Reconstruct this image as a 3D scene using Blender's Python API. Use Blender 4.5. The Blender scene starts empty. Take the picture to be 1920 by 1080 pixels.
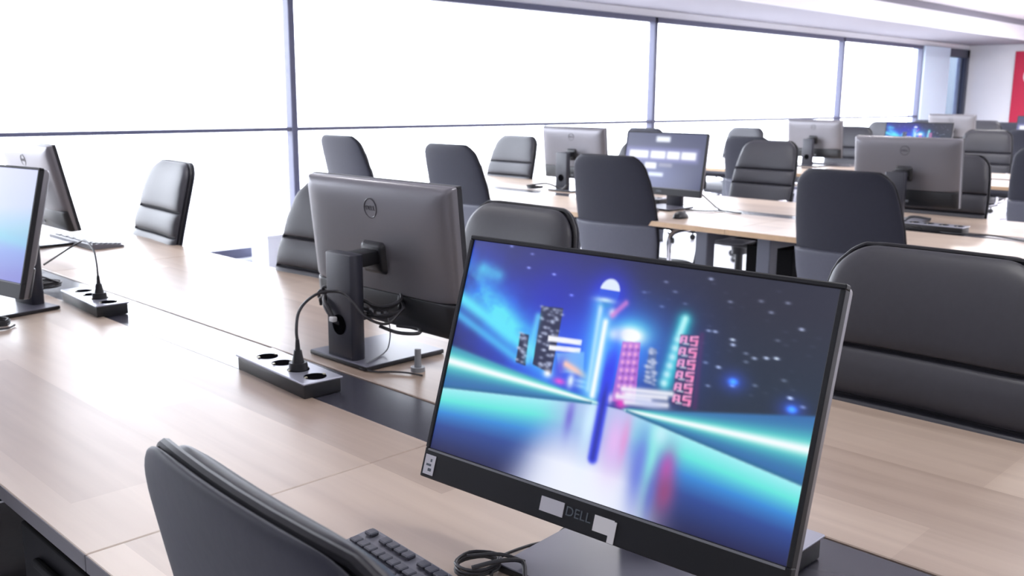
import bpy, bmesh, math, random
import numpy as np
from mathutils import Vector, Matrix

random.seed(7)
PI = math.pi
SC = bpy.context.scene
COL = SC.collection
DESK = 0.74                      # height of the desk tops
CAM_Z = 1.34

# ------------------------------------------------------------------ materials
def new_mat(name):
    m = bpy.data.materials.new(name); m.use_nodes = True
    nt = m.node_tree
    return m, nt, nt.nodes['Principled BSDF']

def plain(name, col, rough=0.5, metal=0.0, spec=0.5, noise=0.0, scale=40.0, bump=0.0):
    m, nt, b = new_mat(name)
    b.inputs['Base Color'].default_value = (*col, 1)
    b.inputs['Roughness'].default_value = rough
    b.inputs['Metallic'].default_value = metal
    b.inputs['Specular IOR Level'].default_value = spec
    if noise or bump:
        tc = nt.nodes.new('ShaderNodeTexCoord'); n = nt.nodes.new('ShaderNodeTexNoise')
        n.inputs['Scale'].default_value = scale; n.inputs['Detail'].default_value = 4
        nt.links.new(tc.outputs['Object'], n.inputs['Vector'])
        if noise:
            mx = nt.nodes.new('ShaderNodeMix'); mx.data_type = 'RGBA'
            mx.inputs['A'].default_value = (*[c*(1-noise) for c in col], 1)
            mx.inputs['B'].default_value = (*[min(1, c*(1+noise)) for c in col], 1)
            nt.links.new(n.outputs['Fac'], mx.inputs['Factor'])
            nt.links.new(mx.outputs['Result'], b.inputs['Base Color'])
        if bump:
            bp = nt.nodes.new('ShaderNodeBump'); bp.inputs['Strength'].default_value = bump
            bp.inputs['Distance'].default_value = 0.002
            nt.links.new(n.outputs['Fac'], bp.inputs['Height']); nt.links.new(bp.outputs['Normal'], b.inputs['Normal'])
    return m

def emit(name, col, strength):
    m, nt, b = new_mat(name)
    b.inputs['Base Color'].default_value = (0.8, 0.8, 0.8, 1)
    b.inputs['Emission Color'].default_value = (*col, 1)
    b.inputs['Emission Strength'].default_value = strength
    return m

def wood():
    m, nt, b = new_mat('oak_laminate')
    N = nt.nodes.new; L = nt.links.new
    tc = N('ShaderNodeTexCoord')
    # boards: length along Y
    mp = N('ShaderNodeMapping'); mp.inputs['Rotation'].default_value = (0, 0, PI/2)
    L(tc.outputs['Object'], mp.inputs['Vector'])
    br = N('ShaderNodeTexBrick'); br.offset = 0.37; br.squash = 1
    br.inputs['Scale'].default_value = 1.0
    br.inputs['Brick Width'].default_value = 0.92; br.inputs['Row Height'].default_value = 0.21
    br.inputs['Mortar Size'].default_value = 0.0; br.inputs['Bias'].default_value = 0.0
    br.inputs['Color1'].default_value = (0.0, 0.0, 0.0, 1); br.inputs['Color2'].default_value = (1, 1, 1, 1)
    L(mp.outputs['Vector'], br.inputs['Vector'])
    # grain stretched along Y
    mg = N('ShaderNodeMapping'); mg.inputs['Scale'].default_value = (26, 1.3, 26)
    L(tc.outputs['Object'], mg.inputs['Vector'])
    n1 = N('ShaderNodeTexNoise'); n1.inputs['Scale'].default_value = 1.0; n1.inputs['Detail'].default_value = 6
    n1.inputs['Distortion'].default_value = 0.6
    L(mg.outputs['Vector'], n1.inputs['Vector'])
    n2 = N('ShaderNodeTexNoise'); n2.inputs['Scale'].default_value = 3.0; n2.inputs['Detail'].default_value = 3
    L(tc.outputs['Object'], n2.inputs['Vector'])
    mul = N('ShaderNodeMath'); mul.operation = 'MULTIPLY_ADD'; mul.inputs[1].default_value = 0.50; 
    L(br.outputs['Color'], mul.inputs[0])
    ad = N('ShaderNodeMath'); ad.operation = 'MULTIPLY_ADD'; ad.inputs[1].default_value = 0.55
    L(n1.outputs['Fac'], ad.inputs[0])
    n2m = N('ShaderNodeMath'); n2m.operation = 'MULTIPLY'; n2m.inputs[1].default_value = 0.18
    L(n2.outputs['Fac'], n2m.inputs[0]); L(n2m.outputs[0], ad.inputs[2]); L(ad.outputs[0], mul.inputs[2])
    rp = N('ShaderNodeValToRGB')
    e = rp.color_ramp.elements
    e[0].position = 0.22; e[0].color = (0.290, 0.214, 0.165, 1)
    e[1].position = 0.92; e[1].color = (0.570, 0.462, 0.368, 1)
    e2 = rp.color_ramp.elements.new(0.55); e2.color = (0.425, 0.332, 0.262, 1)
    L(mul.outputs[0], rp.inputs['Fac']); L(rp.outputs['Color'], b.inputs['Base Color'])
    b.inputs['Roughness'].default_value = 0.36
    b.inputs['Specular IOR Level'].default_value = 0.9
    return m

def glass_mat(name, tint=(1, 1, 1)):
    m = bpy.data.materials.new(name); m.use_nodes = True
    nt = m.node_tree; nt.nodes.clear()
    o = nt.nodes.new('ShaderNodeOutputMaterial'); mx = nt.nodes.new('ShaderNodeMixShader')
    t = nt.nodes.new('ShaderNodeBsdfTransparent'); g = nt.nodes.new('ShaderNodeBsdfGlossy')
    lw = nt.nodes.new('ShaderNodeLayerWeight'); lw.inputs['Blend'].default_value = 0.5
    pw = nt.nodes.new('ShaderNodeMath'); pw.operation = 'POWER'; pw.inputs[1].default_value = 5
    f = nt.nodes.new('ShaderNodeMath'); f.operation = 'MULTIPLY_ADD'; f.inputs[1].default_value = .5; f.inputs[2].default_value = .04
    nt.links.new(lw.outputs['Facing'], pw.inputs[0]); nt.links.new(pw.outputs[0], f.inputs[0])
    t.inputs['Color'].default_value = (*tint, 1); g.inputs['Roughness'].default_value = 0.02
    nt.links.new(f.outputs[0], mx.inputs[0]); nt.links.new(t.outputs[0], mx.inputs[1]); nt.links.new(g.outputs[0], mx.inputs[2])
    nt.links.new(mx.outputs[0], o.inputs[0])
    return m

M = dict(
    wood=wood(),
    edge=plain('oak_edge_band', (0.50, 0.34, 0.20), 0.4, noise=0.15, scale=30),
    grey_edge=plain('grey_edge_band', (0.10, 0.095, 0.105), 0.5, spec=0.35),
    tray=plain('anthracite_tray', (0.045, 0.045, 0.06), 0.22, spec=0.7),
    legs=plain('anthracite_steel', (0.085, 0.09, 0.115), 0.4, spec=0.5),
    dark=plain('black_panel', (0.004, 0.004, 0.005), 0.6, spec=0.12),
    shell=plain('charcoal_leather', (0.017, 0.018, 0.028), 0.52, spec=0.3, noise=0.1, scale=60, bump=0.12),
    cushion=plain('dark_grey_leather', (0.030, 0.030, 0.038), 0.48, spec=0.5, noise=0.1, scale=60, bump=0.12),
    lower=plain('mid_grey_leather', (0.072, 0.075, 0.098), 0.45, spec=0.5, noise=0.08, scale=60, bump=0.1),
    piping=plain('black_piping', (0.010, 0.010, 0.013), 0.5, spec=0.3),
    chrome=plain('polished_chrome', (0.86, 0.87, 0.9), 0.12, metal=1.0),
    blackpl=plain('black_plastic', (0.011, 0.0115, 0.014), 0.40),
    standpl=plain('stand_black_plastic', (0.024, 0.025, 0.036), 0.38),
    basepl=plain('stand_base_plastic', (0.15, 0.15, 0.19), 0.30, spec=0.6),
    bezel=plain('bezel_black', (0.012, 0.013, 0.016), 0.5, spec=0.35),
    silver=plain('silver_housing', (0.185, 0.180, 0.195), 0.36, metal=0.45, noise=0.03, scale=200),
    logo=plain('logo_grey', (0.05, 0.05, 0.06), 0.3),
    logolight=plain('logo_light_grey', (0.10, 0.12, 0.14), 0.35),
    sticker=plain('white_tape', (0.62, 0.62, 0.66), 0.6),
    sticker2=plain('white_tape_fold', (0.80, 0.80, 0.80), 0.6),
    alu=plain('strip_aluminium', (0.42, 0.43, 0.50), 0.3, metal=0.5),
    socket=plain('recess_shade_black', (0.004, 0.004, 0.005), 1.0, spec=0.0),  # shade inside the holes, put into the colour of flat discs
    pin=plain('socket_contact', (0.6, 0.55, 0.4), 0.3, metal=0.9),
    cable=plain('black_cable', (0.028, 0.028, 0.032), 0.45),
    greypl=plain('grey_plastic', (0.22, 0.23, 0.25), 0.45),
    keyb=plain('keyboard_grey', (0.13, 0.13, 0.155), 0.4),
    keys=plain('key_cap', (0.055, 0.056, 0.072), 0.32, spec=0.6),
    wall=plain('white_plaster', (0.80, 0.81, 0.85), 0.8, noise=0.02, scale=8),
    ceil=plain('white_ceiling', (0.80, 0.79, 0.84), 0.85, noise=0.02, scale=5),
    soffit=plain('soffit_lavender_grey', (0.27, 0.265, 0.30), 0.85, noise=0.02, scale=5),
    groove=plain('shadow_gap_grey', (0.22, 0.21, 0.25), 0.7),
    floor=plain('pale_floor', (0.78, 0.77, 0.82), 0.35, noise=0.04, scale=3),
    frame=plain('window_frame_slate', (0.085, 0.09, 0.15), 0.45),
    framedark=plain('dark_frame', (0.045, 0.05, 0.075), 0.5),
    panelblue=plain('pale_blue_panel', (0.56, 0.67, 0.80), 0.6),
    blind=plain('blue_blind', (0.30, 0.36, 0.62), 0.7, noise=0.06, scale=12),
    red=plain('red_banner', (0.52, 0.010, 0.055), 0.6, noise=0.04, scale=6),
    white=plain('white_paint', (0.78, 0.79, 0.83), 0.5), greywall=plain('grey_plaster', (0.42, 0.42, 0.45), 0.85, noise=0.03, scale=6),
    glass=glass_mat('window_glass'), tinted=glass_mat('tinted_glass', (.25, .275, .305)), tinted2=glass_mat('blue_tinted_glass', (.80, .83, .96)),
    lamp=emit('downlight_diffuser', (1, 0.98, 0.97), 9.0),
)

# ------------------------------------------------------------------ mesh helpers
def link(name, me, mat, parent=None, smooth=True, loc=None, rot=None):
    o = bpy.data.objects.new(name, me); COL.objects.link(o)
    if mat is not None and not me.materials:
        for mm in (mat if isinstance(mat, (list, tuple)) else [mat]): me.materials.append(mm)
    if parent is not None: o.parent = parent
    if loc: o.location = loc
    if rot: o.rotation_euler = rot
    if smooth:
        for p in me.polygons: p.use_smooth = True
    return o

def sharp(me, deg=35):
    bm = bmesh.new(); bm.from_mesh(me)
    for e in bm.edges:
        if len(e.link_faces) == 2 and e.calc_face_angle(0) > math.radians(deg): e.smooth = False
    bm.to_mesh(me); bm.free()

class MB:
    def __init__(s): s.bm = bmesh.new()
    def box(s, x0, x1, y0, y1, z0, z1, bev=0.0, seg=2, mi=0, rot=None):
        t = bmesh.new(); bmesh.ops.create_cube(t, size=1)
        for v in t.verts:
            v.co = Vector(((x0+x1)/2+v.co.x*(x1-x0), (y0+y1)/2+v.co.y*(y1-y0), (z0+z1)/2+v.co.z*(z1-z0)))
        if bev: bmesh.ops.bevel(t, geom=t.edges[:], offset=bev, segments=seg, profile=0.5, affect='EDGES')
        if rot is not None:
            c = Vector(((x0+x1)/2, (y0+y1)/2, (z0+z1)/2))
            for v in t.verts: v.co = rot @ (v.co-c) + c
        s._add(t, mi); return s
    def _add(s, t, mi=0):
        for f in t.faces: f.material_index = mi
        me = bpy.data.meshes.new('t'); t.to_mesh(me); t.free()
        n = len(s.bm.faces); s.bm.from_mesh(me); s.bm.faces.ensure_lookup_table()
        bpy.data.meshes.remove(me)
    def prism(s, pts, axis, a0, a1, bev=0, mi=0):
        """closed outline pts (2D) extruded along axis x/y/z"""
        t = bmesh.new()
        def mk(p, a):
            return {'x': (a, p[0], p[1]), 'y': (p[0], a, p[1]), 'z': (p[0], p[1], a)}[axis]
        A = [t.verts.new(mk(p, a0)) for p in pts]; B = [t.verts.new(mk(p, a1)) for p in pts]
        t.faces.new(A); t.faces.new(B[::-1])
        for i in range(len(pts)):
            j = (i+1) % len(pts); t.faces.new((A[i], B[i], B[j], A[j]))
        bmesh.ops.recalc_face_normals(t, faces=t.faces[:])
        if bev:
            ed = [e for e in t.edges if e.calc_face_angle(0) > 0.9]
            bmesh.ops.bevel(t, geom=ed, offset=bev, segments=2, profile=0.5, affect='EDGES')
        s._add(t, mi); return s
    def cyl(s, p0, p1, r0, r1=None, n=20, mi=0, bev=0):
        r1 = r0 if r1 is None else r1
        p0, p1 = Vector(p0), Vector(p1); d = p1-p0
        t = bmesh.new(); bmesh.ops.create_cone(t, cap_ends=True, segments=n, radius1=r0, radius2=r1, depth=d.length)
        if bev:
            ed = [e for e in t.edges if e.calc_face_angle(0) > 0.9]
            bmesh.ops.bevel(t, geom=ed, offset=bev, segments=2, profile=0.5, affect='EDGES')
        q = d.to_track_quat('Z', 'Y').to_matrix()
        for v in t.verts: v.co = q @ v.co + (p0+p1)/2
        s._add(t, mi); return s
    def tube(s, pts, r, n=10, closed=False, res=6, flat=None, mi=0):
        P = spline(pts, res, closed)
        t = bmesh.new(); rings = []
        N = len(P); up = Vector((0, 0, 1)); prev = None
        for i, p in enumerate(P):
            a = P[(i-1) % N] if (closed or i > 0) else P[i]
            b = P[(i+1) % N] if (closed or i < N-1) else P[i]
            d = (b-a).normalized()
            if prev is None:
                x = d.cross(up)
                if x.length < 1e-3: x = d.cross(Vector((0, 1, 0)))
                x.normalize()
            else:
                x = prev - d*prev.dot(d); x.normalize()
            prev = x; y = d.cross(x)
            rx, ry = (r, r) if flat is None else flat
            rings.append([t.verts.new(p + x*math.cos(2*PI*k/n)*rx + y*math.sin(2*PI*k/n)*ry) for k in range(n)])
        for i in range(N if closed else N-1):
            A, B = rings[i], rings[(i+1) % N]
            for k in range(n): t.faces.new((A[k], A[(k+1) % n], B[(k+1) % n], B[k]))
        if not closed: t.faces.new(rings[0][::-1]); t.faces.new(rings[-1])
        bmesh.ops.recalc_face_normals(t, faces=t.faces[:])
        s._add(t, mi); return s
    def ball(s, c, rx, ry, rz, mi=0, n=16):
        t = bmesh.new(); bmesh.ops.create_uvsphere(t, u_segments=n, v_segments=n//2+2, radius=1)
        for v in t.verts: v.co = Vector((c[0]+v.co.x*rx, c[1]+v.co.y*ry, c[2]+v.co.z*rz))
        s._add(t, mi); return s
    def mesh(s, name):
        me = bpy.data.meshes.new(name); s.bm.to_mesh(me); s.bm.free(); sharp(me); return me
    def build(s, name, mat, parent=None, **k): return link(name, s.mesh(name), mat, parent, **k)

def spline(pts, res, closed=False):
    P = [Vector(p) for p in pts]; n = len(P)
    if n < 3 or res <= 1: return P
    out = []
    for i in range(n if closed else n-1):
        if closed: a, b, c, d = P[(i-1) % n], P[i], P[(i+1) % n], P[(i+2) % n]
        else:
            b, c = P[i], P[i+1]
            a = P[i-1] if i > 0 else b*2-c
            d = P[i+2] if i+2 < n else c*2-b
        for k in range(res):
            t = k/res
            out.append(0.5*((2*b)+(c-a)*t+(2*a-5*b+4*c-d)*t*t+(3*b-a-3*c+d)*t*t*t))
    if not closed: out.append(P[-1])
    return out

def pillow(rows, thick, curve, mapf, disp=None, p_side=5.0, p_end=7.0, ncol=22):
    """soft slab. rows: list of (t, half_width, centre_offset); mapf(across, along, normal)"""
    bm = bmesh.new(); n = len(rows); t0, t1 = rows[0][0], rows[-1][0]
    us = [math.sin(PI/2*(2*j/ncol-1)) for j in range(ncol+1)]
    F, B = [], []
    for (t, hw, c) in rows:
        v = (t-t0)/(t1-t0)*2-1
        e = max(0, 1-abs(v)**p_end)**(1/2.2)
        fr, br = [], []
        for u in us:
            h = thick/2*max(0, 1-abs(u)**p_side)**(1/2.2)*e
            base = c + curve*(hw*u/.236)**2
            d = disp(u, t) if disp else 0
            f = Vector(mapf(hw*u, t, base+h+(d if h > thick*0.2 else 0)))
            b = Vector(mapf(hw*u, t, base-h))
            fr.append(bm.verts.new(f)); br.append(bm.verts.new(b))
        F.append(fr); B.append(br)
    for i in range(n-1):
        for j in range(ncol):
            bm.faces.new((F[i][j], F[i][j+1], F[i+1][j+1], F[i+1][j]))
            bm.faces.new((B[i][j], B[i+1][j], B[i+1][j+1], B[i][j+1]))
    bmesh.ops.remove_doubles(bm, verts=bm.verts[:], dist=1e-5)
    bmesh.ops.recalc_face_normals(bm, faces=bm.faces[:])
    me = bpy.data.meshes.new('pillow'); bm.to_mesh(me); bm.free()
    return me

def text_mesh(txt, size, depth=0.0006):
    cu = bpy.data.curves.new('lettering', 'FONT'); cu.body = txt; cu.size = size; cu.extrude = depth
    cu.align_x = 'CENTER'; cu.align_y = 'CENTER'; cu.resolution_u = 3
    o = bpy.data.objects.new('lettering', cu); COL.objects.link(o)
    bpy.context.view_layer.update()
    me = bpy.data.meshes.new_from_object(o.evaluated_get(bpy.context.evaluated_depsgraph_get()))
    bpy.data.objects.remove(o); bpy.data.curves.remove(cu)
    return me

def tag(o, label=None, cat=None, group=None, kind=None):
    if label: o['label'] = label
    if cat: o['category'] = cat
    if group: o['group'] = group
    if kind: o['kind'] = kind
    return o

def empty(name, loc, rz=0.0):
    o = bpy.data.objects.new(name, None); COL.objects.link(o)
    o.location = loc; o.rotation_euler = (0, 0, rz); o.empty_display_size = 0.1
    return o

def copy_tree(o, parent=None):
    c = o.copy(); COL.objects.link(c)
    if parent is not None: c.parent = parent
    for ch in list(o.children): copy_tree(ch, c)
    return c

# ------------------------------------------------------------------ setting
X0, XF, Y0, YW = -4.0, 17.0, -4.5, 6.2
HEAD, SILL, TRANS = 0.83+CAM_Z, -1.12+CAM_Z, -0.235+CAM_Z
SOFZ, CEILZ, SOFY = 0.90+CAM_Z, 1.19+CAM_Z, 5.0
def struct(mb, name, mat, parent=None):
    return tag(mb.build(name, mat, parent, smooth=False), kind='structure')

struct(MB().box(X0-.2, XF+.2, Y0-.2, YW+.3, -.1, 0), 'floor', M['floor'])
struct(MB().box(X0-.2, XF+.2, Y0-.2, SOFY, CEILZ, CEILZ+.12), 'ceiling', M['ceil'])
# stepped bulkhead along the window wall
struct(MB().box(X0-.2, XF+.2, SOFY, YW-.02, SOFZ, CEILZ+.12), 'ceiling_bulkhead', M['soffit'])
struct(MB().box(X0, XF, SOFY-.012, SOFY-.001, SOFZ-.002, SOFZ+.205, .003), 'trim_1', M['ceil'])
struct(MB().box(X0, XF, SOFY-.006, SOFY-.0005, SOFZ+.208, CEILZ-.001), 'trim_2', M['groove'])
struct(MB().box(X0-.2, XF+.2, YW-.02, YW+.14, HEAD, CEILZ+.12).box(X0-.2, XF+.2, YW-.02, YW+.14, 0, SILL-.02).box(X0-.2, -1.4, YW-.02, YW+.14, SILL-.02, HEAD), 'wall_window', M['wall'])
struct(MB().box(X0, XF, YW-.05, YW-.02, SILL-.045, SILL-.02, .004), 'trim_3', M['white'])
struct(MB().box(XF, XF+.15, Y0-.2, YW+.14, 0, CEILZ+.12), 'wall_far', M['wall'])
struct(MB().box(X0-.15, X0, Y0-.2, YW+.14, 0, CEILZ+.12), 'wall_left', M['greywall'])
struct(MB().box(X0-.15, XF+.15, Y0-.15, Y0, 0, CEILZ+.12), 'wall_back', M['greywall'])
struct(MB().box(XF-.014, XF, Y0, YW-.2, 0, .09, .003), 'baseboard_far', M['white'])

def window(n, xa, xb, transom=True, dark=False, wid=.026, glass='glass'):
    w = tag(empty(f'window_{n}', ((xa+xb)/2, YW, SILL)), kind='structure')
    h = HEAD-SILL; hx = (xb-xa)/2; d0, d1 = -.03, .05
    fm = MB()
    fm.box(-hx, -hx+wid, d0, d1, 0, h, .003); fm.box(hx-wid, hx, d0, d1, 0, h, .003)
    fm.box(-hx, hx, d0, d1, h-.055, h, .003); fm.box(-hx, hx, d0, d1, -.02, .05, .003)
    if dark: fm.box(hx-.11, hx, d0-.02, d1, 0, h, .003); fm.box(-hx, hx, d0-.02, d1, h-.13, h, .003)
    fm.build('window_frame', M['framedark'] if dark else M['frame'], w, smooth=False)
    if transom:
        MB().box(-hx+wid, hx-wid, -.02, .04, TRANS-SILL-.014, TRANS-SILL+.014, .003).build('transom', M['frame'], w, smooth=False)
    MB().box(-hx+wid, hx-wid, .008, .014, .05, h-.055).build('glazing', M[glass], w, smooth=False)
    return w
MULL = [-1.4, -0.42, 3.96, 8.34, 12.54]
for i in range(4): window(i+1, MULL[i], MULL[i+1])
window(5, 12.54, 15.14)
struct(MB().box(15.14, 16.13, YW-.06, YW+.14, SILL-.02, HEAD, .004), 'trim_4', M['panelblue'])
w6 = window(6, 16.13, XF-.01, transom=False, dark=True, glass='tinted')
MB().box(.02, .30, -.012, -.004, 0.05, HEAD-SILL-.13).build('tinted_strip', M['tinted2'], w6, smooth=False)

# downlights
def downlight(name, x, y, label):
    r = empty(name, (x, y, CEILZ)); tag(r, label, 'ceiling light', 'round downlights in the ceiling')
    m = MB()
    ring = bmesh.new()
    m.tube([(.095*math.cos(a), .095*math.sin(a), -.004) for a in [2*PI*k/24 for k in range(24)]], .008, 8, True, 1)
    m.build('trim_ring', M['white'], r)
    MB().cyl((0, 0, -.0035), (0, 0, -.001), .09, n=28).build('diffuser', M['lamp'], r, smooth=False)
    return r
downlight('downlight', 12.72, 4.36, 'round glowing downlight set in the white ceiling at the picture top right')
def room_lamp(x, y, e):
    l = bpy.data.lights.new('downlight_lamp', 'AREA'); l.shape = 'DISK'; l.size = .35; l.energy = e; l.color = (1, .985, .98)
    o = bpy.data.objects.new('downlight_lamp', l); COL.objects.link(o); o.location = (x, y, CEILZ-.03)
for x in (-1.6, 1.5, 4.6, 7.7, 10.75, 13.8):
    for y in (3.62, 0.6, -2.4):
        room_lamp(x, y, 15.0 if x < 4 else (24.0 if x < 7 else (36.0 if x < 10 else (60.0 if x < 12 else 120.0))))

rc = empty('radiator_cover', (4.25, 5.98, 0))
tag(rc, 'low white radiator cover under the window beside the thick window post', 'radiator cover')
MB().box(-.74, .74, -.11, .11, 0, .365, .004).build('casing', M['white'], rc, smooth=False)
MB().box(-.75, .75, -.12, .12, .366, .39, .004).build('top_board', M['white'], rc, smooth=False)

# red banner on the far wall
bn = MB().box(XF-.02, XF-.004, 4.15, 5.44, .55, .79+CAM_Z, .002).build('wall_banner', M['red'], smooth=False)
tag(bn, 'red banner hanging on the white far wall', 'banner')
me = MB().tube([(XF-.0205, 5.13+.14*math.cos(a), .40+CAM_Z+.14*math.sin(a)) for a in [2*PI*k/28 for k in range(28)]], .02, 6, True, 1, flat=(.004, .022)).mesh('emblem')
link('emblem', me, M['white'], bn)

# ------------------------------------------------------------------ desks
def desk_module(xc, y0, y1, label, hw=.68, edge='edge', name='bench_desk'):
    L_ = y1-y0; hy = L_/2-.0012
    r = empty(name, (xc, (y0+y1)/2, 0)); tag(r, label, 'desk', 'oak bench desks in rows')
    ti = .078
    for s in (-1, 1):
        m = MB(); a, b = (ti, hw) if s > 0 else (-hw, -ti)
        m.box(a, b, -hy, hy, DESK-.026, DESK, .0015, 1)
        o = m.build('tabletop', M['wood'], r, smooth=False)
        e = MB()
        xe = s*hw
        e.box(min(xe, xe+s*.0015), max(xe, xe+s*.0015), -hy, hy, DESK-.025, DESK-.001)
        e.build('edge_band', M[edge], o, smooth=False)
    m = MB()
    m.box(-ti+.003, ti-.003, -hy, hy, DESK-.012, DESK-.002, .001, 1)
    m.box(-ti-.03, ti+.03, -hy+.02, hy-.02, DESK-.13, DESK-.12); m.box(-ti-.03, -ti-.02, -hy+.02, hy-.02, DESK-.13, DESK-.03)
    m.box(ti+.02, ti+.03, -hy+.02, hy-.02, DESK-.13, DESK-.03)
    m.build('cable_tray', M['tray'], r, smooth=False)
    for sy in (-1, 1):
        yy = sy*(hy-.17)
        for sx in (-1, 1):
            MB().box(sx*(hw-.10)-.035, sx*(hw-.10)+.035, yy-.035, yy+.035, 0, DESK-.026, .004, 1).build('leg', M['legs'], r, smooth=False)
        MB().box(-hw+.135, hw-.135, yy-.025, yy+.025, DESK-.086, DESK-.027, .003, 1).build('crossbeam', M['legs'], r, smooth=False)
    for sx in (-1, 1):
        MB().box(sx*.34-.02, sx*.34+.02, -hy+.20, hy-.20, DESK-.075, DESK-.027, .003, 1).build('rail', M['legs'], r, smooth=False)
    for sy in (-1, 1):
        y0_, y1_ = sorted((sy*(hy-.004), sy*(hy-.13)))
        MB().box(-.26, .26, y0_, y1_, DESK-.29, DESK-.131, .003, 1).build('cable_box', M['dark'], r, smooth=False)
    return r

DX = [1.125, 4.58, 8.06, 11.54, 15.0]
desk_module(DX[0], -.965, 1.235, 'oak bench desk in front carrying the monitor with the neon city picture', edge='grey_edge')
desk_module(DX[0], 1.235, 3.435, 'oak bench desk carrying the large silver-backed monitor and the power strip beside it', edge='grey_edge')
desk_module(DX[0], 3.435, 5.6, 'oak bench desk end by the window, pale with glare, under the slim keyboard', edge='grey_edge')
desk_module(DX[1], .25, 2.45, 'second-row oak desk under the rightmost silver-backed monitor')
desk_module(DX[1], 2.45, 4.65, 'second-row oak desk under the monitor with white light streaks on its screen')
desk_module(DX[1], 4.65, 5.75, 'short second-row oak desk end nearest the window')
desk_module(DX[2], .9, 3.1, 'third-row oak desk glimpsed at the right between dark chairs')
desk_module(DX[2], 3.1, 5.6, 'third-row oak desk under the small silver-backed monitor')
desk_module(DX[3], 2.4, 5.6, 'fourth-row oak desk behind the small glowing screen', hw=.66)
desk_module(DX[4], 2.4, 5.6, 'farthest oak desk, before the white wall with the banner', hw=.66)

# black drawer unit under the near edge of the front desk
pd = empty('drawer_unit', (.76, 1.455, 0))
tag(pd, 'black drawer unit under the near edge of the front desk, bottom left corner', 'drawer unit')
MB().box(-.26, .26, -.16, .16, .03, .66, .004).build('body', M['dark'], pd, smooth=False)
for k, (a, b) in enumerate(((.04, .24), (.245, .445), (.45, .652))):
    d = MB().box(-.278, -.261, -.157, .157, a, b, .003).build('drawer', M['dark'], pd, smooth=False)
    MB().box(-.29, -.279, -.08, .08, b-.05, b-.035, .003).build('handle', M['dark'], d, smooth=False)
for sx in (-1, 1):
    for sy in (-1, 1): MB().cyl((sx*.22, sy*.12, 0), (sx*.22, sy*.12, .03), .02).build('foot', M['blackpl'], pd)

# ------------------------------------------------------------------ chairs
ZB, ZT = .50, 1.055
CURVE = .016
def back_xc(z):               # recline: bottom sits forward of the top
    t = (z-ZB)/(ZT-ZB)
    return -.215 - .10*t + .012*math.sin(PI*t)
def back_hw(z, top, inset=0):
    pts = [(.50, .228), (.60, .241), (.72, .244), (.82, .240), (.92, .228), (1.0, .212), (1.06, .195)]
    for (a, wa), (b, wb) in zip(pts, pts[1:]):
        if z <= b: w = wa+(wb-wa)*(z-a)/(b-a); break
    else: w = pts[-1][1]
    w -= inset; r = .070
    if z > top-r:
        q = min(1, (z-(top-r))/r); w = w-r+r*math.sqrt(max(0, 1-q*q))
    return w
def back_rows(z0, z1, inset, off, n=46):
    zs = set()
    for k in range(n+1): zs.add(round(z0+(z1-z0)*k/n, 5))
    for k in range(1, 9): zs.add(round(z1-.02*(k/9)**2, 5)); zs.add(round(z0+.012*(k/9)**2, 5))
    if z0 > ZB:
        for sm in SEAM:
            for k in range(-5, 6): zs.add(round(sm+.0016*k, 5))
    return [(z, back_hw(z, z1, inset), back_xc(z)+off) for z in sorted(zs)]
SEAM = (.850, .748)
def seams(u, z):
    d = 0
    for s in SEAM: d -= .015*math.exp(-((z-s)/.0042)**2); d -= .004*math.exp(-((z-s)/.016)**2)
    for a, b in ((.50, .748), (.748, .850), (.850, 1.05)):
        if a <= z < b: d += .008*math.sin(PI*(z-a)/(b-a))**.7*(1-u*u*.5)
    return d
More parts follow.
